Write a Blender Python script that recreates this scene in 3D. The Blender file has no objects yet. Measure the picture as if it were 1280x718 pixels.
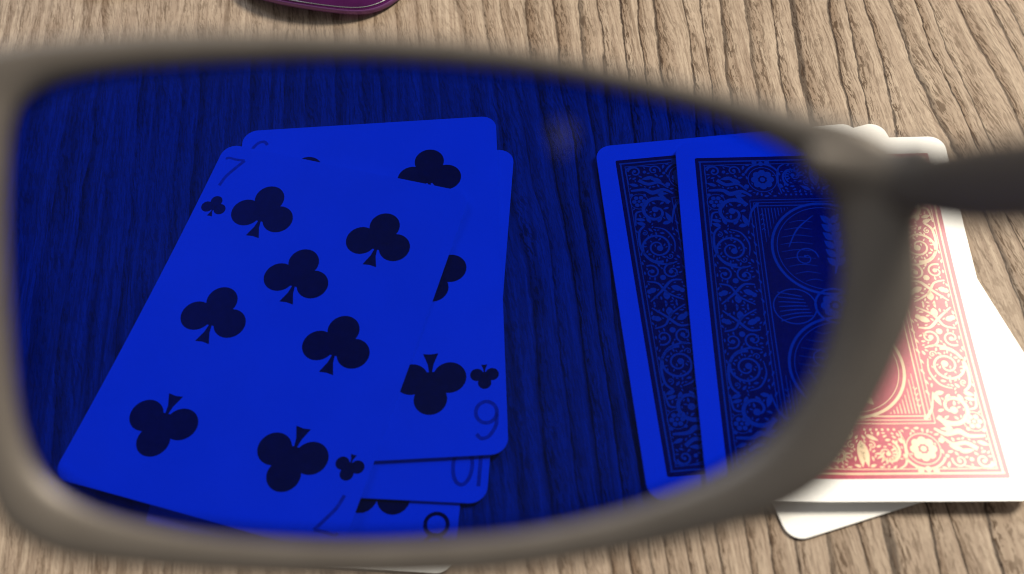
import bpy, bmesh, math, random
from mathutils import Vector, Matrix
random.seed(4)
R = math.radians
MM = 0.001
scene = bpy.context.scene
COL = scene.collection

# ------------------------------------------------------------------ camera
CAM_R = Vector((0.99517666, -0.08507994, -0.04883461))
CAM_U = Vector((0.09809901, 0.86310322, 0.49540833))
CAM_B = Vector((0.0, -0.49780944, 0.86728644))
CAM_C = Vector((0, 0, 0.1893))
CAM_M = Matrix(((CAM_R.x, CAM_U.x, CAM_B.x, CAM_C.x), (CAM_R.y, CAM_U.y, CAM_B.y, CAM_C.y),
                (CAM_R.z, CAM_U.z, CAM_B.z, CAM_C.z), (0, 0, 0, 1)))
cd = bpy.data.cameras.new('camera')
cam = bpy.data.objects.new('camera', cd)
COL.objects.link(cam)
cam.matrix_world = CAM_M
cd.sensor_fit = 'HORIZONTAL'; cd.sensor_width = 36; cd.lens = 36 * 1213 / 1280
cd.clip_start = 0.002; cd.clip_end = 50
cd.dof.use_dof = True; cd.dof.focus_distance = 0.236; cd.dof.aperture_fstop = 34.1 / 2.5
scene.camera = cam

# ------------------------------------------------------------------ world, lamps, exposure
w = bpy.data.worlds.new('World'); scene.world = w; w.use_nodes = True
bg = w.node_tree.nodes['Background']
bg.inputs[0].default_value = (1.0, 0.97, 0.94, 1); bg.inputs[1].default_value = 0.22


def lamp(name, target, direction, dist, size, power, color):
    l = bpy.data.lights.new(name, 'AREA'); l.shape = 'DISK'; l.size = size
    l.energy = power; l.color = color
    o = bpy.data.objects.new(name, l); COL.objects.link(o)
    d = Vector(direction).normalized()
    o.location = Vector(target) + d * dist
    o.rotation_euler = d.to_track_quat('Z', 'Y').to_euler()
    return o


lamp('ceiling_lamp', (0.112, 0.058, 0), (0.50, 0.38, 0.79), 1.3, 0.40, 25, (1, 0.91, 0.76))
lamp('window_light', (-0.115, 0.185, 0), (-0.42, 0.64, 0.65), 1.6, 0.8, 9, (0.86, 0.92, 1))
vs = scene.view_settings
vs.view_transform = 'Standard'; vs.look = 'None'; vs.exposure = 0; vs.gamma = 1
vs.use_curve_mapping = False
scene.render.engine = 'CYCLES'
scene.cycles.use_denoising = True; scene.cycles.filter_width = 1.1
scene.cycles.max_bounces = 8; scene.cycles.transparent_max_bounces = 12
scene.cycles.caustics_reflective = False; scene.cycles.caustics_refractive = False


# ------------------------------------------------------------------ materials
class NT:
    def __init__(s, name):
        s.m = bpy.data.materials.new(name); s.m.use_nodes = True
        s.t = s.m.node_tree; s.t.nodes.clear()
        s.out = s.n('ShaderNodeOutputMaterial')

    def n(s, typ, **kw):
        nd = s.t.nodes.new(typ)
        for k, v in kw.items(): setattr(nd, k, v)
        return nd

    def link(s, a, b): s.t.links.new(a, b)

    def put(s, sock, v):
        if isinstance(v, bpy.types.NodeSocket): s.link(v, sock)
        else: sock.default_value = v

    def math(s, op, a, b=None, c=None, clamp=False):
        nd = s.n('ShaderNodeMath', operation=op); nd.use_clamp = clamp
        s.put(nd.inputs[0], a)
        if b is not None: s.put(nd.inputs[1], b)
        if c is not None: s.put(nd.inputs[2], c)
        return nd.outputs[0]

    def noise(s, vec, scale, detail=3, rough=.55, dist=0):
        nd = s.n('ShaderNodeTexNoise'); s.link(vec, nd.inputs['Vector'])
        nd.inputs['Scale'].default_value = scale; nd.inputs['Detail'].default_value = detail
        nd.inputs['Roughness'].default_value = rough; nd.inputs['Distortion'].default_value = dist
        return nd.outputs[0]

    def smooth(s, v, a, b, lo=0., hi=1.):
        nd = s.n('ShaderNodeMapRange', interpolation_type='SMOOTHSTEP')
        s.put(nd.inputs[0], v)
        for i, x in enumerate((a, b, lo, hi)): s.put(nd.inputs[i + 1], x)
        return nd.outputs[0]

    def mix(s, f, a, b, mode='MIX'):
        nd = s.n('ShaderNodeMix', data_type='RGBA', blend_type=mode)
        s.put(nd.inputs[0], f)
        s.put(nd.inputs[6], a); s.put(nd.inputs[7], b)
        return nd.outputs[2]

    def comb(s, x, y, z):
        nd = s.n('ShaderNodeCombineXYZ')
        for i, v in enumerate((x, y, z)): s.put(nd.inputs[i], v)
        return nd.outputs[0]

    def bsdf(s, color, rough, metallic=0, spec=.5, normal=None, coat=0, coat_rough=.2):
        b = s.n('ShaderNodeBsdfPrincipled')
        s.put(b.inputs['Base Color'], color); s.put(b.inputs['Roughness'], rough)
        b.inputs['Metallic'].default_value = metallic
        b.inputs['Specular IOR Level'].default_value = spec
        b.inputs['Coat Weight'].default_value = coat; b.inputs['Coat Roughness'].default_value = coat_rough
        if normal is not None: s.link(normal, b.inputs['Normal'])
        s.link(b.outputs[0], s.out.inputs[0])
        return b

    def bump(s, h, strength, dist):
        b = s.n('ShaderNodeBump'); b.inputs['Strength'].default_value = strength
        b.inputs['Distance'].default_value = dist; s.link(h, b.inputs['Height'])
        return b.outputs[0]


def mat_wood():
    s = NT('limed_oak')
    tc = s.n('ShaderNodeTexCoord'); sc = s.n('ShaderNodeVectorMath', operation='SCALE')
    s.link(tc.outputs['Object'], sc.inputs[0]); sc.inputs['Scale'].default_value = 1000   # work in mm
    sp = s.n('ShaderNodeSeparateXYZ'); s.link(sc.outputs[0], sp.inputs[0])
    x, y = sp.outputs[0], sp.outputs[1]

    def nz(kx, ky, z=0., detail=3, rough=.55):
        return s.noise(s.comb(s.math('MULTIPLY', x, kx), s.math('MULTIPLY', y, ky), z), 1, detail, rough)

    # grain leans and wavers
    slow = s.math('MULTIPLY', s.math('SUBTRACT', nz(.012, .007, 3, 1), .5), 22)
    wob = s.math('MULTIPLY', s.math('SUBTRACT', nz(.05, .016, 7, 2, .5), .5), 8)
    jit = s.math('MULTIPLY', s.math('SUBTRACT', nz(.30, .09, 9, 4, .65), .5), 1.9)
    # the lines lean over in the middle of the board and fan out towards its near edge
    ang = s.math('ADD', s.smooth(x, 5, 45, .03, -.095), s.smooth(x, 82, 112, 0, .135))
    lean = s.math('MULTIPLY', s.math('SUBTRACT', y, 190), ang)
    xw = s.math('ADD', s.math('ADD', x, lean), s.math('ADD', s.math('ADD', wob, jit), s.math('MULTIPLY', slow, .45)))
    u0 = s.math('DIVIDE', xw, 5.8)
    # unequal ring widths
    u = s.math('ADD', u0, s.math('MULTIPLY', s.math('SUBTRACT', s.noise(s.comb(s.math('MULTIPLY', u0, .42), 0., 2.), 1, 2), .5), 2.6))
    fr = s.math('FRACT', u)
    idn = s.math('FLOOR', u)
    wn = s.n('ShaderNodeTexWhiteNoise', noise_dimensions='1D'); s.link(idn, wn.inputs['W'])
    rid = wn.outputs['Value']
    # strength of the rings: strong to the right, quiet to the left
    reg = s.smooth(s.math('ADD', x, s.math('MULTIPLY', nz(.02, .01, 12, 1), 40)), -5, 50, .16, 1.0)
    # front of each ring: a crisp dark line, broken a little
    brk = s.smooth(nz(1.2, .22, 20, 3, .7), .30, .50)
    line = s.math('MULTIPLY', s.smooth(fr, .035, .11, 1, 0), s.math('MULTIPLY_ADD', rid, .45, .55))
    line2 = s.smooth(fr, .94, .975, 0, 1)
    line = s.math('MAXIMUM', line, s.math('MULTIPLY', line2, s.math('MULTIPLY_ADD', rid, .45, .55)))
    line = s.math('MULTIPLY', s.math('MULTIPLY', line, s.math('MULTIPLY_ADD', brk, .25, .75)), s.math('MULTIPLY_ADD', reg, 1.05, .0), clamp=True)
    # early wood: a band of short dark pores right behind the line
    xs = s.math('ADD', xw, s.math('MULTIPLY', y, .10))

    def pores(kx, ky, z, a, b):
        return s.smooth(s.noise(s.comb(s.math('MULTIPLY', xs, kx), s.math('MULTIPLY', y, ky), z), 1, 2, .6), a, b)
    p1 = pores(2.1, .20, 1, .54, .58)
    p2 = pores(3.4, .36, 5, .55, .60)
    zone = s.math('MULTIPLY', s.smooth(fr, .04, .75, 1, 0), s.math('MULTIPLY_ADD', rid, .5, .6))
    pz = s.math('MULTIPLY', s.math('MAXIMUM', p1, s.math('MULTIPLY', p2, .8)), s.math('MULTIPLY_ADD', s.math('MULTIPLY', zone, s.math('MULTIPLY_ADD', reg, .7, .3)), .85, .30), clamp=True)
    streak = s.smooth(nz(.9, .022, 31, 6, .75), .36, .66)
    blot = nz(.03, .022, 40, 3)
    base = s.mix(streak, (0.275, 0.200, 0.145, 1), (0.470, 0.372, 0.280, 1))
    base = s.mix(s.smooth(blot, .35, .7, 0, .45), base, (0.43, 0.335, 0.25, 1))
    base = s.mix(s.math('MULTIPLY', s.math('MULTIPLY', zone, s.smooth(nz(.10, .03, 77, 2), .3, .6)), .75), base, (0.16, 0.100, 0.060, 1))
    base = s.mix(s.math('MULTIPLY', pz, .85), base, (0.055, 0.030, 0.015, 1))
    base = s.mix(s.math('MULTIPLY', line, .92), base, (0.022, 0.011, 0.006, 1))
    hair = s.smooth(s.noise(s.comb(s.math('MULTIPLY', xs, 1.9), s.math('MULTIPLY', y, .045), 88.), 1, 3, .7), .55, .61)
    base = s.mix(s.math('MULTIPLY', hair, s.smooth(nz(.06, .03, 93, 2), .3, .65, .15, .62)), base, (0.085, 0.050, 0.028, 1))
    # faint long dark seams on the quiet side
    seam = s.smooth(nz(.42, .006, 51, 2, .5), .63, .70)
    base = s.mix(s.math('MULTIPLY', seam, .45), base, (0.12, 0.075, 0.045, 1))
    # specks of worn finish
    speck = s.smooth(nz(.9, .9, 61, 1), .80, .84)
    base = s.mix(s.math('MULTIPLY', speck, .5), base, (0.6, 0.5, 0.38, 1))
    h = s.math('SUBTRACT', 1, s.math('MAXIMUM', line, s.math('MULTIPLY', pz, .7)))
    h = s.math('ADD', h, s.math('MULTIPLY', streak, .12))
    rough = s.math('MULTIPLY_ADD', pz, .2, .55)
    s.bsdf(base, rough, spec=.20, normal=s.bump(h, .12, .00012))
    return s.m


def mat_card():
    s = NT('card_stock')
    tc = s.n('ShaderNodeTexCoord')
    n = s.noise(tc.outputs['Object'], 900, 3)
    n2 = s.noise(tc.outputs['Object'], 60, 3)
    vor = s.n('ShaderNodeTexVoronoi'); s.link(tc.outputs['Object'], vor.inputs['Vector']); vor.inputs['Scale'].default_value = 1300
    c = s.mix(s.smooth(n2, .3, .7), (0.84, 0.83, 0.80, 1), (0.87, 0.865, 0.84, 1))
    s.bsdf(c, .36, spec=.5, normal=s.bump(s.math('ADD', n, vor.outputs['Distance']), .05, .0001))
    return s.m


def mat_ink(name, col, rough=.38, var=.12, spec=.45):
    s = NT(name)
    tc = s.n('ShaderNodeTexCoord')
    n = s.noise(tc.outputs['Object'], 700, 4, .7)
    c2 = tuple(min(1, c * (1 + var * 2) + .01 * var) for c in col[:3]) + (1,)
    s.bsdf(s.mix(s.smooth(n, .35, .75), col, c2), rough, spec=spec)
    return s.m


def mat_frame():
    s = NT('taupe_frame_lacquer')
    tc = s.n('ShaderNodeTexCoord')
    n = s.noise(tc.outputs['Object'], 240, 4)
    s.bsdf(s.mix(s.smooth(n, .3, .7), (0.150, 0.130, 0.112, 1), (0.172, 0.150, 0.130, 1)), .42, metallic=.25, spec=.5)
    return s.m


def mat_tint(name, col, ior=1.45, gloss=1.0, rough=.02, veil=0, veil_col=(.7, .7, .72, 1)):
    """stained glass sheet: lets coloured light straight through, mirrors a little"""
    s = NT(name)
    tr = s.n('ShaderNodeBsdfTransparent'); tr.inputs[0].default_value = col
    gl = s.n('ShaderNodeBsdfGlossy'); gl.inputs['Roughness'].default_value = rough
    fr = s.n('ShaderNodeFresnel'); fr.inputs[0].default_value = ior
    f = s.math('MULTIPLY', fr.outputs[0], gloss)
    mx = s.n('ShaderNodeMixShader'); s.link(f, mx.inputs[0])
    s.link(tr.outputs[0], mx.inputs[1]); s.link(gl.outputs[0], mx.inputs[2])
    last = mx.outputs[0]
    if veil:
        tc = s.n('ShaderNodeTexCoord')
        n = s.smooth(s.noise(tc.outputs['Object'], 55, 3, .6), .25, .75, veil * .4, veil * 1.5)  # diffuse share over the glass: painted haze, and body colour on the purple lens
        df = s.n('ShaderNodeBsdfDiffuse'); df.inputs[0].default_value = veil_col
        m2 = s.n('ShaderNodeMixShader'); s.link(n, m2.inputs[0]); s.link(last, m2.inputs[1]); s.link(df.outputs[0], m2.inputs[2])
        last = m2.outputs[0]
    s.link(last, s.out.inputs[0])
    return s.m


def mat_plain(name, col, rough, metallic=0, spec=.5):
    s = NT(name)
    tc = s.n('ShaderNodeTexCoord')
    n = s.noise(tc.outputs['Object'], 300, 3)
    s.bsdf(s.mix(n, col, tuple(c * .85 for c in col[:3]) + (1,)), rough, metallic, spec)
    return s.m


M_WOOD = mat_wood(); M_CARD = mat_card()
M_BLACK = mat_ink('black_ink', (0.022, 0.022, 0.026, 1), .34, .3)
M_GREYINK = mat_ink('thin_black_ink', (0.30, 0.30, 0.33, 1), .34, .2)
M_REDINK = mat_ink('red_ink', (0.50, 0.02, 0.025, 1), .34)
M_BACKRED = mat_ink('card_back_red', (0.37, 0.020, 0.062, 1), .25, .16, spec=.24)
M_CREAM = mat_ink('unprinted_cream', (0.72, 0.52, 0.31, 1), .25, .03, spec=.30)
M_FRAME = mat_frame()
M_TEMPLE = mat_plain('shade_darkened_temple', (0.095, 0.080, 0.068, 1), .42)  # frame colour darkened: the shade on the temples is put into it
M_LENS = mat_tint('cobalt_blue_lens', (0.012, 0.122, 0.725, 1), 1.4, .3, veil=.0042, veil_col=(.30, .44, .78, 1))  # diffuse part paints in a veiling reflection that lifts the darks
M_SPOT = mat_tint('painted_reflection_spot', (.96, .96, .97, 1), 1.2, 0, .3, veil=.035)  # pale diffuse colour for a reflection painted on the lens
M_PURPLE = mat_tint('purple_lens', (0.50, 0.16, 0.50, 1), 1.5, .9, .02, .32, (.13, .015, .14, 1))
M_PEDGE = mat_plain('polished_lens_edge', (0.20, 0.07, 0.22, 1), .12, .3)
M_STEEL = mat_plain('steel_wire', (0.55, 0.54, 0.56, 1), .25, 1)
M_PAD = mat_plain('rubber_pad', (0.05, 0.05, 0.055, 1), .6)


# ------------------------------------------------------------------ mesh helpers
def link_mesh(name, bm, mat, parent=None, smooth=False):
    me = bpy.data.meshes.new(name)
    bm.normal_update(); bm.to_mesh(me); bm.free()
    me.materials.append(mat)
    if smooth:
        for p in me.polygons: p.use_smooth = True
    o = bpy.data.objects.new(name, me); COL.objects.link(o)
    if parent: o.parent = parent
    return o


def tag(o, label=None, cat=None, group=None, kind=None):
    for k, v in (('label', label), ('category', cat), ('group', group), ('kind', kind)):
        if v: o[k] = v
    return o


def empty(name, loc=(0, 0, 0)):
    o = bpy.data.objects.new(name, None); COL.objects.link(o); o.location = loc
    o.empty_display_size = .01
    return o


def cat_rom(pts, n, closed=True):
    out = []; k = len(pts); d = len(pts[0])
    segs = k if closed else k - 1
    for i in range(segs):
        g = (lambda j: pts[j % k]) if closed else (lambda j: pts[max(0, min(k - 1, j))])
        a, b, c, e = g(i - 1), g(i), g(i + 1), g(i + 2)
        for q in range(n):
            t = q / n
            out.append(tuple(.5 * (2 * b[m] + (c[m] - a[m]) * t + (2 * a[m] - 5 * b[m] + 4 * c[m] - e[m]) * t * t
                                   + (3 * b[m] - a[m] - 3 * c[m] + e[m]) * t ** 3) for m in range(d)))
    if not closed: out.append(tuple(pts[-1]))
    return out


# ------------------------------------------------------------------ table
bm = bmesh.new()
bmesh.ops.create_cube(bm, size=1)
bmesh.ops.scale(bm, vec=(1.5, .9, .028), verts=bm.verts)
bmesh.ops.translate(bm, vec=(0, .12, -.014), verts=bm.verts)
bmesh.ops.bevel(bm, geom=bm.edges[:], offset=.002, segments=2, affect='EDGES')
table = link_mesh('table_top', bm, M_WOOD)
tag(table, 'pale oak table top with dark brown grain lines', 'table', kind='structure')


# ------------------------------------------------------------------ flat print (card local mm, laid on the bent card)
class Ink:
    """flat shapes in card millimetres, later bent with the card"""
    fine = 1.0

    def __init__(s): s.polys = []

    def poly(s, pts): s.polys.append([tuple(p) for p in pts])

    def disc(s, x, y, r, n=20, ry=None):
        s.poly([(x + r * math.cos(2 * math.pi * i / n), y + (ry or r) * math.sin(2 * math.pi * i / n)) for i in range(n)])

    def ribbon(s, pts, w0, w1=None, mid=None):
        """stroke through pts; widths at start, end (and middle)"""
        n = len(pts)
        if w1 is None: w1 = w0
        L, Rr = [], []
        for i, p in enumerate(pts):
            a = pts[max(0, i - 1)]; b = pts[min(n - 1, i + 1)]
            dx, dy = b[0] - a[0], b[1] - a[1]; l = math.hypot(dx, dy) or 1
            t = i / (n - 1)
            if mid is None: w_ = w0 + (w1 - w0) * t
            else: w_ = (w0 + (mid - w0) * t * 2) if t < .5 else (mid + (w1 - mid) * (t - .5) * 2)
            w_ *= s.fine
            nx, ny = -dy / l * w_ / 2, dx / l * w_ / 2
            L.append((p[0] + nx, p[1] + ny)); Rr.append((p[0] - nx, p[1] - ny))
        for i in range(n - 1):
            s.polys.append([L[i], L[i + 1], Rr[i + 1], Rr[i]])

    def ring(s, x, y, r, w_, n=32, a0=0, a1=360, ry=None):
        s.ribbon([(x + r * math.cos(R(a0 + (a1 - a0) * i / n)), y + (ry or r) * math.sin(R(a0 + (a1 - a0) * i / n))) for i in range(n + 1)], w_)

    def spiral(s, x, y, r, turns, a0, sgn, w0, w1, eye=.5):
        n = max(10, int(22 * turns)); pts = []
        for i in range(n + 1):
            t = i / n; rr = r * (1 - t * .86); a = R(a0) + sgn * 2 * math.pi * turns * t
            pts.append((x + rr * math.cos(a), y + rr * math.sin(a)))
        s.ribbon(pts, w0, w1)
        if eye: s.disc(pts[-1][0], pts[-1][1], eye, 10)

    def curve(s, ctrl, w0, w1=None, mid=None, n=7):
        s.ribbon(cat_rom(ctrl, n, False), w0, w1, mid)

    def leaf(s, x, y, ang, l, w_):
        a = R(ang); c, q = math.cos(a), math.sin(a)
        pts = []
        for i in range(8): t = i / 7; pts.append((t * l, w_ / 2 * math.sin(math.pi * t ** .8)))
        for i in range(6, 0, -1): t = i / 7; pts.append((t * l, -w_ / 2 * math.sin(math.pi * t ** .8)))
        s.poly([(x + px * c - py * q, y + px * q + py * c) for px, py in pts])

    def rosette(s, x, y, r, petals=7):
        for k in range(petals):
            a = 2 * math.pi * k / petals
            s.disc(x + r * .62 * math.cos(a), y + r * .62 * math.sin(a), r * .30, 9)
        s.disc(x, y, r * .22, 8)

    def mirror4(s):
        base = s.polys[:]
        for sx, sy in ((-1, 1), (1, -1), (-1, -1)):
            for p in base: s.polys.append([(a * sx, b * sy) for a, b in (p if sx * sy > 0 else p[::-1])])

    def merge(s, o, dx=0, dy=0, ang=0, k=1):
        c, q = math.cos(R(ang)), math.sin(R(ang))
        for p in o.polys: s.polys.append([(dx + k * (a * c - b * q), dy + k * (a * q + b * c)) for a, b in p])


def bent_flat(name, ink, mat, parent, z, bend):
    """thin print lying z mm above the card back face, following the bend"""
    bm = bmesh.new()
    for p in ink.polys:
        vs_ = [bm.verts.new((a, b, 0)) for a, b in p]
        try: bm.faces.new(vs_)
        except ValueError: pass
    big = [f for f in bm.faces if len(f.verts) > 4]
    if big: bmesh.ops.triangulate(bm, faces=big)
    for i in range(-10, 11):
        y = i * 4.4
        bmesh.ops.bisect_plane(bm, geom=bm.verts[:] + bm.edges[:] + bm.faces[:], plane_co=(0, y, 0), plane_no=(0, 1, 0))
    for v in bm.verts:
        v.co.z = z + bend(v.co.x, v.co.y)
        v.co *= MM
    for f in bm.faces:
        f.normal_update()
        if f.normal.z < 0: f.normal_flip()
    return link_mesh(name, bm, mat, parent)


def round_rect(w_, h_, r, n=7):
    pts = []
    for cx, cy, a0 in ((w_ / 2 - r, h_ / 2 - r, 0), (-w_ / 2 + r, h_ / 2 - r, 90), (-w_ / 2 + r, -h_ / 2 + r, 180), (w_ / 2 - r, -h_ / 2 + r, 270)):
        for i in range(n + 1):
            a = R(a0 + 90 * i / n); pts.append((cx + r * math.cos(a), cy + r * math.sin(a)))
    return pts


TH = .30


def card_body(bend, loc, rot, z):
    bm = bmesh.new()
    f = bm.faces.new([bm.verts.new((a, b, 0)) for a, b in round_rect(63, 88, 3.6)])
    ext = bmesh.ops.extrude_face_region(bm, geom=[f])
    for v in [g for g in ext['geom'] if isinstance(g, bmesh.types.BMVert)]: v.co.z = TH
    rim = [e for e in bm.edges if len(e.link_faces) == 2 and all(abs(v.co.z - e.verts[0].co.z) < 1e-6 for v in e.verts)]
    bmesh.ops.bevel(bm, geom=rim, offset=.07, segments=2, affect='EDGES')
    for i in range(-10, 11):
        bmesh.ops.bisect_plane(bm, geom=bm.verts[:] + bm.edges[:] + bm.faces[:], plane_co=(0, i * 4.4, 0), plane_no=(0, 1, 0))
    bmesh.ops.triangulate(bm, faces=[g for g in bm.faces if len(g.verts) > 4])
    for v in bm.verts:
        v.co.z += bend(v.co.x, v.co.y); v.co *= MM
    bmesh.ops.recalc_face_normals(bm, faces=bm.faces)
    o = link_mesh('playing_card', bm, M_CARD)
    o.location = (loc[0] * MM, loc[1] * MM, z * MM); o.rotation_euler = (0, 0, R(rot))
    return o


# ---- suit shapes and numerals (unit: mm)
def club(k=1.0):
    i = Ink()
    i.disc(0, 3.75, 3.55, 28); i.disc(-4.05, -1.1, 3.6, 28); i.disc(4.05, -1.1, 3.6, 28)
    i.poly([(-1.9, 1.6), (-2.2, -.6), (-.75, -2.6), (.75, -2.6), (2.2, -.6), (1.9, 1.6)])
    i.poly([(-.32, -2.5), (.32, -2.5), (.62, -4.4), (1.65, -7.0), (0, -6.8), (-1.65, -7.0), (-.62, -4.4)])
    o = Ink(); o.merge(i, k=k); return o


def heart(k=1.0):
    i = Ink()
    pts = []
    for t in range(40):
        a = 2 * math.pi * t / 40
        x = 16 * math.sin(a) ** 3; y = 13 * math.cos(a) - 5 * math.cos(2 * a) - 2 * math.cos(3 * a) - math.cos(4 * a)
        pts.append((x * .43, y * .43 + .3))
    i.poly(pts)
    o = Ink(); o.merge(i, k=k); return o


def numeral(ch):
    i = Ink(); w_ = .80
    if ch == '7': i.curve([(-2.3, 3.2), (-2.1, 3.8), (0, 3.75), (2.3, 3.9)], .55, .7); i.curve([(2.3, 3.9), (.6, .8), (-.5, -1.6), (-1.0, -4.2)], w_, .75)
    elif ch == '6':
        i.ring(0, -1.75, 2.2, w_, 28, ry=2.4)
        i.curve([(-2.2, -1.7), (-1.9, 1.3), (-.4, 3.6), (1.2, 4.0), (2.1, 3.0)], w_, w_)
    elif ch == '8': i.ring(0, 2.0, 1.85, w_, 24, ry=1.95); i.ring(0, -2.0, 2.25, w_, 24, ry=2.15)
    elif ch == '10':
        i.curve([(-2.45, 4.1), (-2.45, 0), (-2.45, -4.1)], w_)
        i.ring(1.1, 0, 1.95, w_, 28, ry=3.95)
    return i


def add_face(card, bend, ch, suit, spots, big=1.0):
    ink = M_BLACK if suit == 'club' else M_REDINK
    shp = club if suit == 'club' else heart
    zt = TH + .015
    for (x, y, flip) in spots:
        p = Ink(); p.merge(shp(big), x, y, 180 if flip else 0)
        bent_flat(suit + '_pip', p, ink, card, zt, bend)
    for s_ in (1, -1):
        n = Ink(); n.merge(numeral(ch), -27.2 * s_, 36.3 * s_, 0 if s_ > 0 else 180, 1.0)
        bent_flat('corner_numeral', n, M_GREYINK if suit == 'club' else ink, card, zt, bend)
        n = Ink(); n.merge(shp(.40), -27.0 * s_, 26.3 * s_, 0 if s_ > 0 else 180)
        bent_flat('small_' + suit, n, ink, card, zt, bend)


def bender(a, tilt=0., twist=0.):
    return lambda x, y: a * (y / 44) ** 2 + tilt * (y / 44) + twist * (x / 31) * (y / 44)


C_, Y_ = 14.7, 27.6
SPOTS = {
    '7': [(-C_, Y_, 0), (C_, Y_ - .8, 0), (-.3, 13.2, 0), (-C_, -.6, 0), (C_, -.8, 0), (-C_, -Y_, 1), (C_, -Y_, 1)],
    '6': [(-C_, Y_, 0), (C_ + .3, Y_, 0), (-C_, 0, 1), (C_ + 1.2, 0, 1), (-C_, -Y_, 1), (C_ + .8, -Y_ + .4, 1)],
    '10': [(s_ * C_, y, y < 0) for y in (Y_, 9.3, -9.3, -Y_) for s_ in (-1, 1)] + [(0, 18.6, 0), (0, -18.6, 1)],
    '8': [(s_ * C_, y, y < 0) for y in (Y_, 0.01, -Y_) for s_ in (-1, 1)] + [(0, 13.8, 0), (0, -13.8, 1)],
}
FACE = [
    ('8', 'heart', (-41.1, 94.3), -8.8, .15, bender(.15), 'eight of hearts at the bottom of the stack, mostly hidden under the club cards'),
    ('10', 'club', (-33.9, 107.3), -8.6, .55, bender(.35), 'ten of clubs tucked under the six of clubs, its upside down number half hidden'),
    ('6', 'club', (-33.4, 114.2), -2.7, .98, bender(.75), 'six of clubs under the seven, its upside down number at its lower right corner'),
    ('7', 'club', (-52.5, 103.3), -20.5, 1.50, bender(1.2), 'seven of clubs lying tilted on top of the face up stack'),
]
for ch, suit, loc, rot, z, bend, label in FACE:
    c = card_body(bend, loc, rot, z)
    tag(c, label, 'playing card', 'face up playing cards seen through the blue lens')
    add_face(c, bend, ch, suit, SPOTS[ch], 1.0 if suit == 'club' else .98)

# ---- the face down stack
B_BEND = bender(1.9)
A_BEND = bender(.9)
D_BEND = bender(.25)
dcard = card_body(D_BEND, (70.5, 95.1), 11.5, .15)
tag(dcard, 'lowest card of the right hand stack, turned askew with bare white edges showing', 'playing card', 'cards in the face down stack')


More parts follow.
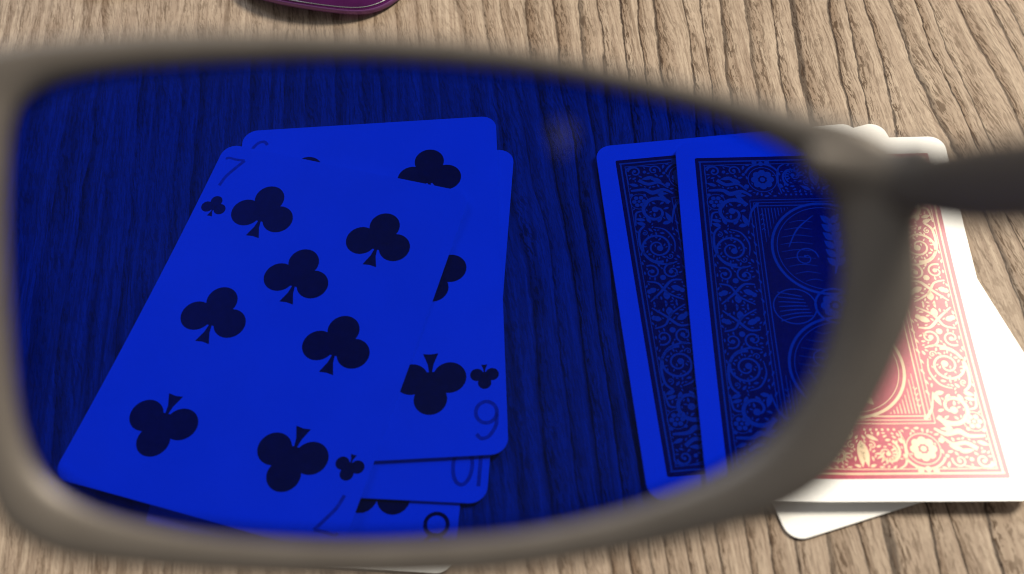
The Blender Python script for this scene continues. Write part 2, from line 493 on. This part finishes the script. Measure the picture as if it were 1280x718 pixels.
def back_pattern(card, bend):
    # red ground inside the white border
    g = Ink(); g.poly(round_rect(54.2, 78.8, .4, 2))
    bent_flat('red_back_print', g, M_BACKRED, card, TH + .012, bend)
    q = Ink(); q.fine = .62                                     # one quarter: x > 0, y > 0
    XO, YO, XI, YI = 26.0, 38.3, 14.6, 26.8
    for x, y, w_ in ((XO, YO, .62), (XO - .95, YO - .95, .30)):
        q.ribbon([(x, 0), (x, y)], w_); q.ribbon([(x + w_ / 2, y), (0, y)], w_)
    for k, w_ in ((0, .42), (.85, .28), (1.6, .28)):
        q.ribbon([(XI + k - .8, 0), (XI + k - .8, YI + k - .8)], w_); q.ribbon([(XI + k - .8, YI + k - .8), (0, YI + k - .8)], w_)
    # side band
    q.spiral(20.6, 14.6, 4.0, 1.9, -100, 1, .95, .55, .75)
    q.curve([(16.9, 10.4), (19.3, 9.9), (22.6, 11.2), (24.4, 14.6), (24.3, 18.8), (22.8, 20.6)], .5, .8, 1.05)
    q.spiral(18.4, 8.0, 2.1, 1.3, 100, -1, .75, .5, .55)
    q.spiral(23.0, 8.2, 1.9, 1.2, 60, 1, .7, .45, .5)
    q.curve([(16.6, 5.6), (19.0, 5.6), (21.5, 3.2), (24.3, .8)], .5, .5, 1.1)
    q.curve([(24.4, 5.9), (22.0, 5.2), (20.3, 2.6), (17.0, .6)], .5, .5, .9)
    q.leaf(19.3, 4.2, 205, 3.0, 1.4); q.leaf(22.6, 3.9, -20, 2.2, 1.3); q.leaf(20.6, .9, 90, 2.6, 1.5)
    q.disc(24.2, 3.3, .6, 8); q.disc(17.0, 3.0, .6, 8); q.disc(20.7, 6.6, .7, 8)
    q.curve([(17.0, 13.0), (16.7, 16.0), (18.2, 18.9), (20.6, 19.9)], .35, .35, .7)
    for a in (20, 70, 120, 170): q.leaf(20.6 + 2 * math.cos(R(a)), 20.6 + .6 * math.sin(R(a)), a, 2.3, 1.0)
    # big C-curl under the corner
    q.spiral(19.6, 24.2, 4.0, 1.2, 150, -1, 1.7, .7, .8)
    q.leaf(16.4, 20.8, 70, 3.2, 1.2); q.leaf(22.4, 22.0, 15, 2.4, .9)
    q.curve([(24.8, 20.8), (24.3, 24.0), (22.9, 24.6)], .5, .6, .8)
    # corner piece
    q.rosette(23.1, 27.3, 1.8, 6); q.ring(23.1, 27.3, 2.1, .28, 18)
    q.curve([(14.9, 28.7), (17.0, 30.0), (19.6, 29.4), (21.4, 30.4), (24.6, 30.4)], .7, .8, 1.9)
    q.curve([(15.8, 30.3), (17.8, 32.1), (20.4, 31.9), (22.4, 33.2)], .5, 1.5, 1.3)
    q.leaf(17.0, 32.3, 25, 3.4, 1.1); q.leaf(18.8, 33.8, -8, 3.0, 1.0); q.leaf(22.6, 31.6, 20, 2.4, .9)
    for a in (150, 185, 220): q.leaf(18.6, 29.0, a, 2.6, .8)
    q.spiral(23.0, 35.6, 1.6, 1.2, 10, 1, .8, .5, .4)
    q.curve([(24.9, 32.2), (25.0, 34.6), (24.8, 36.6), (22.3, 37.3), (19.0, 36.7)], .4, .4, .6)
    q.spiral(18.4, 35.6, 1.5, 1.2, 200, -1, .65, .4, .4)
    q.disc(20.7, 35.4, .45, 8); q.disc(24.6, 29.2, .45, 8); q.disc(16.2, 34.6, .4, 8); q.disc(21.6, 28.9, .4, 8)
    q.curve([(13.6, 26.8), (15.4, 24.4), (16.4, 20.6)], 1.3, .3)
    # rosette and bottom band
    q.rosette(11.9, 33.1, 2.9, 8); q.ring(11.9, 33.1, 3.3, .34, 26)
    q.ring(11.9, 33.1, 4.25, .75, 18, 25, 165)
    for a in (-60, -90, -120, -25, 205): q.leaf(11.9 + 3.6 * math.cos(R(a)), 33.1 - 3.6 * abs(math.sin(R(a))) + (7.2 if a in (-60, -90, -120) else 0), a + 180 if a in (-60, -90, -120) else a, 1.5, 1.2)
    q.spiral(4.6, 34.0, 3.1, .75, -60, 1, .9, .5, 0); q.spiral(4.6, 34.0, 2.2, 1.2, -50, 1, .5, .4, .5)
    for a in range(-30, 200, 26): q.leaf(4.6 + .9 * math.cos(R(a)), 34 + .9 * math.sin(R(a)), a, 1.6, .42)
    q.curve([(7.9, 29.2), (8.4, 32.2), (8.0, 36.0), (6.4, 37.3)], .4, .4, .8)
    q.leaf(.1, 31.2, 85, 5.8, 1.6); q.leaf(1.2, 30.0, 30, 2.6, .9)
    for k in range(6): q.disc(1.2 + k * 1.15, 28.9, .28, 6)
    for k in range(9): q.leaf(15.0 + (k % 2) * .3, 1.0 + k * 2.4, 60, 1.4, .45)
    for x, y, a in ((17.2, 6.9, 40), (24.6, 10.2, 80), (24.7, 12.6, 100), (16.6, 18.6, 100), (24.6, 18.8, 60), (17.4, 1.9, 0), (22.6, 1.4, 40), (20.9, 9.4, 60),
                    (22.6, 5.9, 100), (19.2, 11.6, 30), (9.0, 28.6, 0), (7.2, 29.6, 60), (2.6, 36.9, 0), (1.6, 34.6, 80), (9.4, 37.0, 0), (14.6, 37.0, 10), (15.4, 33.2, 80), (7.0, 31.2, 100)):
        q.leaf(x, y, a, 1.1, .42)
    # tiny tendrils in every gap that is left
    occ = [p for poly in q.polys for p in poly] + [((a_[0] + c_[0]) / 2, (a_[1] + c_[1]) / 2) for a_, _b, c_, *_r in q.polys]
    cell = {}
    for p in occ: cell.setdefault((int(p[0] // 1), int(p[1] // 1)), []).append(p)
    rnd = random.Random(11)
    for _ in range(2600):
        x, y = rnd.uniform(.3, 24.8), rnd.uniform(.3, 37.0)
        if x < 16.4 and y < 28.6: continue
        near = [p for i in (-2, -1, 0, 1, 2) for j in (-2, -1, 0, 1, 2) for p in cell.get((int(x // 1) + i, int(y // 1) + j), ())]
        d = min([math.hypot(x - p[0], y - p[1]) for p in near] + [1.9])
        if d < .42: continue
        n0 = len(q.polys); r = d * .80; a = rnd.uniform(0, 360)
        if r > .75: q.spiral(x, y, r, 1.15, a, rnd.choice((-1, 1)), .42, .3, .22)
        else: q.leaf(x - r * math.cos(R(a)), y - r * math.sin(R(a)), a, 2 * r, .9 * r)
        for poly in q.polys[n0:]:
            for p in poly: cell.setdefault((int(p[0] // 1), int(p[1] // 1)), []).append(p)
    q.mirror4()
    # middle field: two large rings with a small centre ring, fans of fine lines
    m = Ink(); m.fine = .8
    for s_ in (1, -1):
        m.ring(0, 14.6 * s_, 11.7, .75, 64); m.ring(0, 14.6 * s_, 10.6, .22, 64)
        # plain leafy sprig inside the ring
        m.curve([(1.2, s_ * 8.0), (2.6, s_ * 13.6), (2.2, s_ * 19.6), (.6, s_ * 23.0)], .4, .6, 1.5)
        for k in range(6):
            y = 10.0 + 2.2 * k
            m.leaf(2.1, s_ * y, s_ * 50, 3.2, 1.7); m.leaf(2.1, s_ * y, s_ * 135, 3.0, 1.7)
        m.spiral(-4.6, s_ * 12.2, 2.8, 1.3, 0, s_, .35, .25, .3)
        m.curve([(-8.0, s_ * 15.0), (-5.6, s_ * 19.6), (-1.6, s_ * 23.2)], .2, .2, .5)
    for s_ in (1, -1):
        for k in range(9):
            y = 6.2 + k * 1.9; hw = math.sqrt(10.2 ** 2 - (y - 14.6) ** 2) if abs(y - 14.6) < 10 else 1
            m.curve([(-hw + .4, s_ * y), (-hw * .6, s_ * (y + .5)), (-hw * .25, s_ * y)], .10, .10, .22)
    m.ring(0, 0, 4.2, .6, 36); m.rosette(0, 0, 3.4, 8)
    for s_ in (1, -1):
        for k in range(7):
            m.curve([(s_ * (5.0 + .3 * k), -2.4 + .8 * k), (s_ * 8.5, -2.6 + .9 * k), (s_ * 12.0, -3.6 + 1.2 * k)], .22, .22, .34)
        m.ring(s_ * 8.6, 0, 4.6, .35, 30, ry=4.3)
        # fine combing in the spandrels
        for sy in (1, -1):
            for k in range(11):
                x0 = 5.6 + .72 * k
                yc = 14.6 + math.sqrt(max(0, 12.4 ** 2 - min(x0, 12.3) ** 2)) + .3
                if yc < 25.2: m.ribbon([(s_ * x0, sy * yc), (s_ * (x0 + .1), sy * 25.4)], .16, .30)
            for k in range(4):
                m.curve([(s_ * 12.6, sy * (19.5 + k * 1.3)), (s_ * 13.0, sy * (20 + k * 1.3)), (s_ * 13.4, sy * (19.6 + k * 1.3))], .18, .3)
    q.merge(m)
    o = bent_flat('scrollwork_print', q, M_CREAM, card, TH + .024, bend)
    return o


for loc, rot, z, bend, label in (((54.4, 100.0), -.4, .62, A_BEND, 'red backed card underneath, its scrolled border showing left of the top card'),
                                 ((69.3, 95.2), -5.4, 1.25, B_BEND, 'red backed card lying face down on top of the right hand stack')):
    c = card_body(bend, loc, rot, z)
    tag(c, label, 'playing card', 'cards in the face down stack')
    back_pattern(c, bend)

# ------------------------------------------------------------------ sunglasses held in front of the camera
# local frame: x right, y up, z towards the wearer (millimetres), origin on the front
GK = .923            # true size of the glasses: 59 mm wide lens
GMM = MM * GK
GL = empty('sunglasses')
GM = CAM_M @ Matrix.Translation((0, 0, -.0715 * GK))
GL.matrix_world = GM
tag(GL, 'taupe wrap sunglasses with cobalt blue lenses held above the cards', 'sunglasses')
F_, D_ = 1213., 71.5
XC, RC, XN = -15., 130., -48.


def wrap(x): return (x - XC) ** 2 / (2 * RC)


def pix(px, py):
    x = (px - 640) / F_ * D_
    for _ in range(8): x = (px - 640) / F_ * (D_ - wrap(x))
    return (x, (359 - py) / F_ * (D_ - wrap(x)))


# rim: (inner point, outer point) pairs measured round the opening, turned into millimetres
PAIRS = [((18, 165), (-46, 120)), ((48, 122), (-20, 68)), ((105, 101), (60, 52)), ((185, 90), (170, 43)), ((300, 83), (295, 40)), ((450, 80), (450, 44)),
         ((590, 88), (600, 55)), ((700, 101), (715, 74)), ((800, 122), (822, 97)), ((885, 146), (905, 116)), ((960, 178), (990, 137)), ((1008, 210), (1085, 164)),
         ((1038, 255), (1146, 212)), ((1048, 310), (1149, 300)), ((1046, 365), (1151, 372)), ((1030, 430), (1130, 434)), ((1000, 492), (1090, 518)),
         ((952, 550), (1040, 596)), ((895, 588), (952, 648)), ((800, 624), (822, 683)), ((700, 648), (712, 702)), ((600, 661), (600, 717)), ((450, 668), (445, 722)),
         ((300, 662), (288, 718)), ((190, 646), (166, 708)), ((110, 622), (78, 694)), ((60, 588), (12, 656)), ((30, 530), (-15, 590)), ((14, 430), (-36, 480)), ((8, 290), (-46, 300))]
RIM = cat_rom([pix(*a) + pix(*b) for a, b in PAIRS], 6)


def tube(rings, closed_loop=True, caps=False, unit=GMM):
    bm = bmesh.new()
    vv = [[bm.verts.new(Vector(p) * unit) for p in ring] for ring in rings]
    n = len(vv)
    for i in range(n if closed_loop else n - 1):
        a, b = vv[i], vv[(i + 1) % n]
        for j in range(len(a)):
            k = (j + 1) % len(a)
            bm.faces.new((a[j], a[k], b[k], b[j]))
    if caps: bm.faces.new(vv[0][::-1]); bm.faces.new(vv[-1])
    bmesh.ops.recalc_face_normals(bm, faces=bm.faces)
    return bm


def sup(t, p=.62):
    c, s_ = math.cos(t), math.sin(t)
    return math.copysign(abs(c) ** p, c), math.copysign(abs(s_) ** p, s_)


def make_front(sgn):
    """one rim; sgn = 1 the half in view, -1 its mirror image beyond the nose"""
    def mx(x): return x if sgn > 0 else 2 * XN - x
    rings = []
    for xi, yi, xo, yo in RIM:
        cx, cy = (xi + xo) / 2, (yi + yo) / 2
        hx, hy = (xo - xi) / 2, (yo - yi) / 2
        wd = math.hypot(hx, hy)
        ring = []
        for k in range(16):
            c, s_ = sup(2 * math.pi * k / 16, .78)
            # outside of a wide rim rolls back towards the temple
            x = cx + hx * c
            ring.append((mx(x), cy + hy * c, wrap(x) + 1.55 * s_ + max(0, wd - 1.6) * .25 * c))
        rings.append(ring)
    return tube(rings)


rim = link_mesh('rim', make_front(1), M_FRAME, GL, True); rim['label'] = 'rim around the lens in view'
link_mesh('rim', make_front(-1), M_FRAME, GL, True)


def make_lens(sgn):
    def mx(x): return x if sgn > 0 else 2 * XN - x
    cx = sum(r[0] for r in RIM) / len(RIM); cy = sum(r[1] for r in RIM) / len(RIM)
    bm = bmesh.new(); NR = 9
    sides = []
    for zo in (-1.0, .0):
        rows = []
        for q in range(1, NR + 1):
            t = q / NR * 1.012
            rows.append([bm.verts.new(Vector((mx(cx + (r[0] - cx) * t), cy + (r[1] - cy) * t, wrap(cx + (r[0] - cx) * t) + zo + (r[1] - cy) ** 2 * t * t / 260)) * GMM) for r in RIM])
        cen = bm.verts.new(Vector((mx(cx), cy, wrap(cx) + zo)) * GMM)
        n = len(RIM)
        for j in range(n):
            k = (j + 1) % n
            bm.faces.new((cen, rows[0][j], rows[0][k]))
            for q in range(NR - 1): bm.faces.new((rows[q][j], rows[q + 1][j], rows[q + 1][k], rows[q][k]))
        sides.append(rows)
    n = len(RIM)
    for j in range(n):
        k = (j + 1) % n
        bm.faces.new((sides[0][-1][j], sides[0][-1][k], sides[1][-1][k], sides[1][-1][j]))
    bmesh.ops.recalc_face_normals(bm, faces=bm.faces)
    return bm


lens = link_mesh('lens', make_lens(1), M_LENS, GL, True); lens['label'] = 'cobalt blue lens with the cards seen through it'
link_mesh('lens', make_lens(-1), M_LENS, GL, True)
sx_, sy_ = pix(702, 172)  # pale disc standing in for a reflection on the lens
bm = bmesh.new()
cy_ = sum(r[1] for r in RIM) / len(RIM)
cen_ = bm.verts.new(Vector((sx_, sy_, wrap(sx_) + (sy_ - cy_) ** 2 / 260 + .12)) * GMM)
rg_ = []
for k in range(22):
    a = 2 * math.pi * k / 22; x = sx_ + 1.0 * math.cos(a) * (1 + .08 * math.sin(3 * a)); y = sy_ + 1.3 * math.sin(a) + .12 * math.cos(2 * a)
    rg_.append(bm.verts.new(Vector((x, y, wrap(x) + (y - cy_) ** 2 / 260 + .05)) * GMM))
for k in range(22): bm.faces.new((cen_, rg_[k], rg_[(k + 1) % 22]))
sp_ = link_mesh('painted_reflection', bm, M_SPOT, lens, True); sp_['label'] = 'small pale reflection put in as a disc on the blue lens'


def sweep(path, hw, hh):
    """path of (x,y,z), half width across (x) and half height (y) lists; section stands square to z mostly"""
    rings = []
    for (x, y, z), a, b in zip(path, hw, hh):
        rings.append([(x + a * sup(2 * math.pi * k / 14)[0], y + b * math.sin(2 * math.pi * k / 14), z) for k in range(14)])
    return tube(rings, False, True)


def temple(sgn):
    def mx(x): return x if sgn > 0 else 2 * XN - x
    P = [(25.2, 7.0, 6.6), (26.2, 6.7, 8.4), (27.2, 6.4, 10.5), (28.0, 6.1, 14), (29.2, 5.8, 20), (30.5, 5.6, 30), (32.5, 4, 55), (34, 1.5, 90), (34, -6, 115), (33, -16, 132)]
    P = cat_rom(P, 4, False)
    n = len(P)
    hw = [1.5 - .5 * min(1, i / n * 2) for i in range(n)]
    hh = [1.7 + .9 * min(1, i / 12) for i in range(n)]
    return sweep([(mx(a), b, c) for a, b, c in P], hw, hh)


link_mesh('temple', temple(1), M_TEMPLE, GL, True)
link_mesh('temple', temple(-1), M_TEMPLE, GL, True)
# end piece that joins rim and temple, with its hinge
for s_ in (1, -1):
    mx = (lambda x: x) if s_ > 0 else (lambda x: 2 * XN - x)
    pth = cat_rom([(20.0, 8.6, 5.6), (22.5, 8.0, 6.2), (24.8, 7.5, 7.4), (26.2, 7.2, 9.2)], 5, False)
    ring = []
    for i, (x, y, z) in enumerate(pth):
        t = i / (len(pth) - 1)
        ring.append([(mx(x + .9 * t * math.sin(2 * math.pi * k / 14)), y + (1.3 + .9 * t) * math.cos(2 * math.pi * k / 14), z + (1.3 - .3 * t) * math.sin(2 * math.pi * k / 14)) for k in range(14)])
    link_mesh('end_piece', tube(ring, False, True), M_FRAME, GL, True)
    # bridge half and nose pad
    bm = bmesh.new(); bmesh.ops.create_uvsphere(bm, u_segments=14, v_segments=10, radius=1)
    bmesh.ops.scale(bm, vec=(1.4 * GMM, 5 * GMM, 2.6 * GMM), verts=bm.verts)
    bmesh.ops.translate(bm, vec=(mx(-41.2) * GMM, -3 * GMM, 9.0 * GMM), verts=bm.verts)
    link_mesh('nose_pad', bm, M_PAD, GL, True)
pth = cat_rom([(-39.5, 8.5, 2.6), (-44, 9.8, 2.0), (XN, 10.2, 1.8), (-52, 9.8, 2.0), (-56.5, 8.5, 2.6)], 5, False)
link_mesh('bridge', tube([[(x, y + 2.1 * math.cos(2 * math.pi * k / 14), z + 1.6 * math.sin(2 * math.pi * k / 14)) for k in range(14)] for x, y, z in pth], False, True), M_FRAME, GL, True)

# ------------------------------------------------------------------ purple spectacles lying at the back of the table
PG = empty('tinted_spectacles', (-.0440, .2185, .0))
PG.rotation_euler = (0, 0, R(-17))
tag(PG, 'dark purple tinted spectacles lying on the wood behind the held sunglasses', 'spectacles')


def lens_outline(sgn):
    base = [(27, 2), (25.5, -9), (19, -17.0), (8, -20.0), (-6, -19.6), (-18, -15.6), (-26, -7), (-28.5, 3), (-25, 13), (-13, 18.5), (3, 19.5), (18, 17), (25.5, 11)]
    pts = cat_rom(base, 8)
    return [(sgn * a, b) for a, b in pts]


for idx, (cx, sgn) in enumerate(((0, 1), (-63, -1))):
    O = lens_outline(sgn); n = len(O)

    def zz(x, y): return 6.5 - (x * x + y * y) / 110 + .6
    bm = bmesh.new(); sides = []
    for zo in (0, 1.7):
        rows = []
        for q in range(1, 8):
            t = q / 7
            rows.append([bm.verts.new(Vector((cx + x * t, y * t, max(.25, zz(x * t, y * t)) + zo)) * MM) for x, y in O])
        cen = bm.verts.new(Vector((cx, 0, zz(0, 0) + zo)) * MM)
        for j in range(n):
            k = (j + 1) % n
            bm.faces.new((cen, rows[0][j], rows[0][k]))
            for q in range(6): bm.faces.new((rows[q][j], rows[q + 1][j], rows[q + 1][k], rows[q][k]))
        sides.append(rows)
    bmesh.ops.recalc_face_normals(bm, faces=bm.faces)
    link_mesh('lens', bm, M_PURPLE, PG, True)
    rr = []
    for j in range(n):
        x, y = O[j]; l = math.hypot(x, y)
        z0 = max(.25, zz(x, y)) + .85
        rr.append([(cx + x * (1 + .32 * math.cos(2 * math.pi * k / 10) / l), y * (1 + .32 * math.cos(2 * math.pi * k / 10) / l), z0 + .85 * math.sin(2 * math.pi * k / 10)) for k in range(10)])
    link_mesh('lens_edge', tube(rr, unit=MM), M_PEDGE, PG, True)
    rr = []  # added pale ring: highlight along the lens edge, put in as a shape
    for j in range(n):
        x, y = O[j][0] * .972, O[j][1] * .972
        z0 = max(.25, zz(x, y)) + 1.75
        l = math.hypot(x, y)
        rr.append([(cx + x * (1 + .18 * math.cos(2 * math.pi * k / 8) / l), y * (1 + .18 * math.cos(2 * math.pi * k / 8) / l), z0 + .12 * math.sin(2 * math.pi * k / 8)) for k in range(8)])
    link_mesh('bevel', tube(rr, unit=MM), M_STEEL, PG, True)
    ex = cx + sgn * 27.5
    pth = cat_rom([(ex - sgn * 2, 8, 3.5), (ex + sgn * 3, 9, 5), (ex + sgn * 4, 16, 6), (ex + sgn * 3, 60, 8), (ex + sgn * 1, 110, 6), (ex - sgn * 2, 135, 1.2)], 6, False)
    link_mesh('temple', tube([[(x + .8 * math.cos(2 * math.pi * k / 10), y, z + 1.1 * math.sin(2 * math.pi * k / 10)) for k in range(10)] for x, y, z in pth], False, True, MM), M_STEEL, PG, True)
pth = cat_rom([(-27, 6, 4.0), (-31.5, 9, 6.0), (-36, 6, 4.0)], 6, False)
link_mesh('bridge', tube([[(x, y + .8 * math.cos(2 * math.pi * k / 10), z + .8 * math.sin(2 * math.pi * k / 10)) for k in range(10)] for x, y, z in pth], False, True, MM), M_STEEL, PG, True)
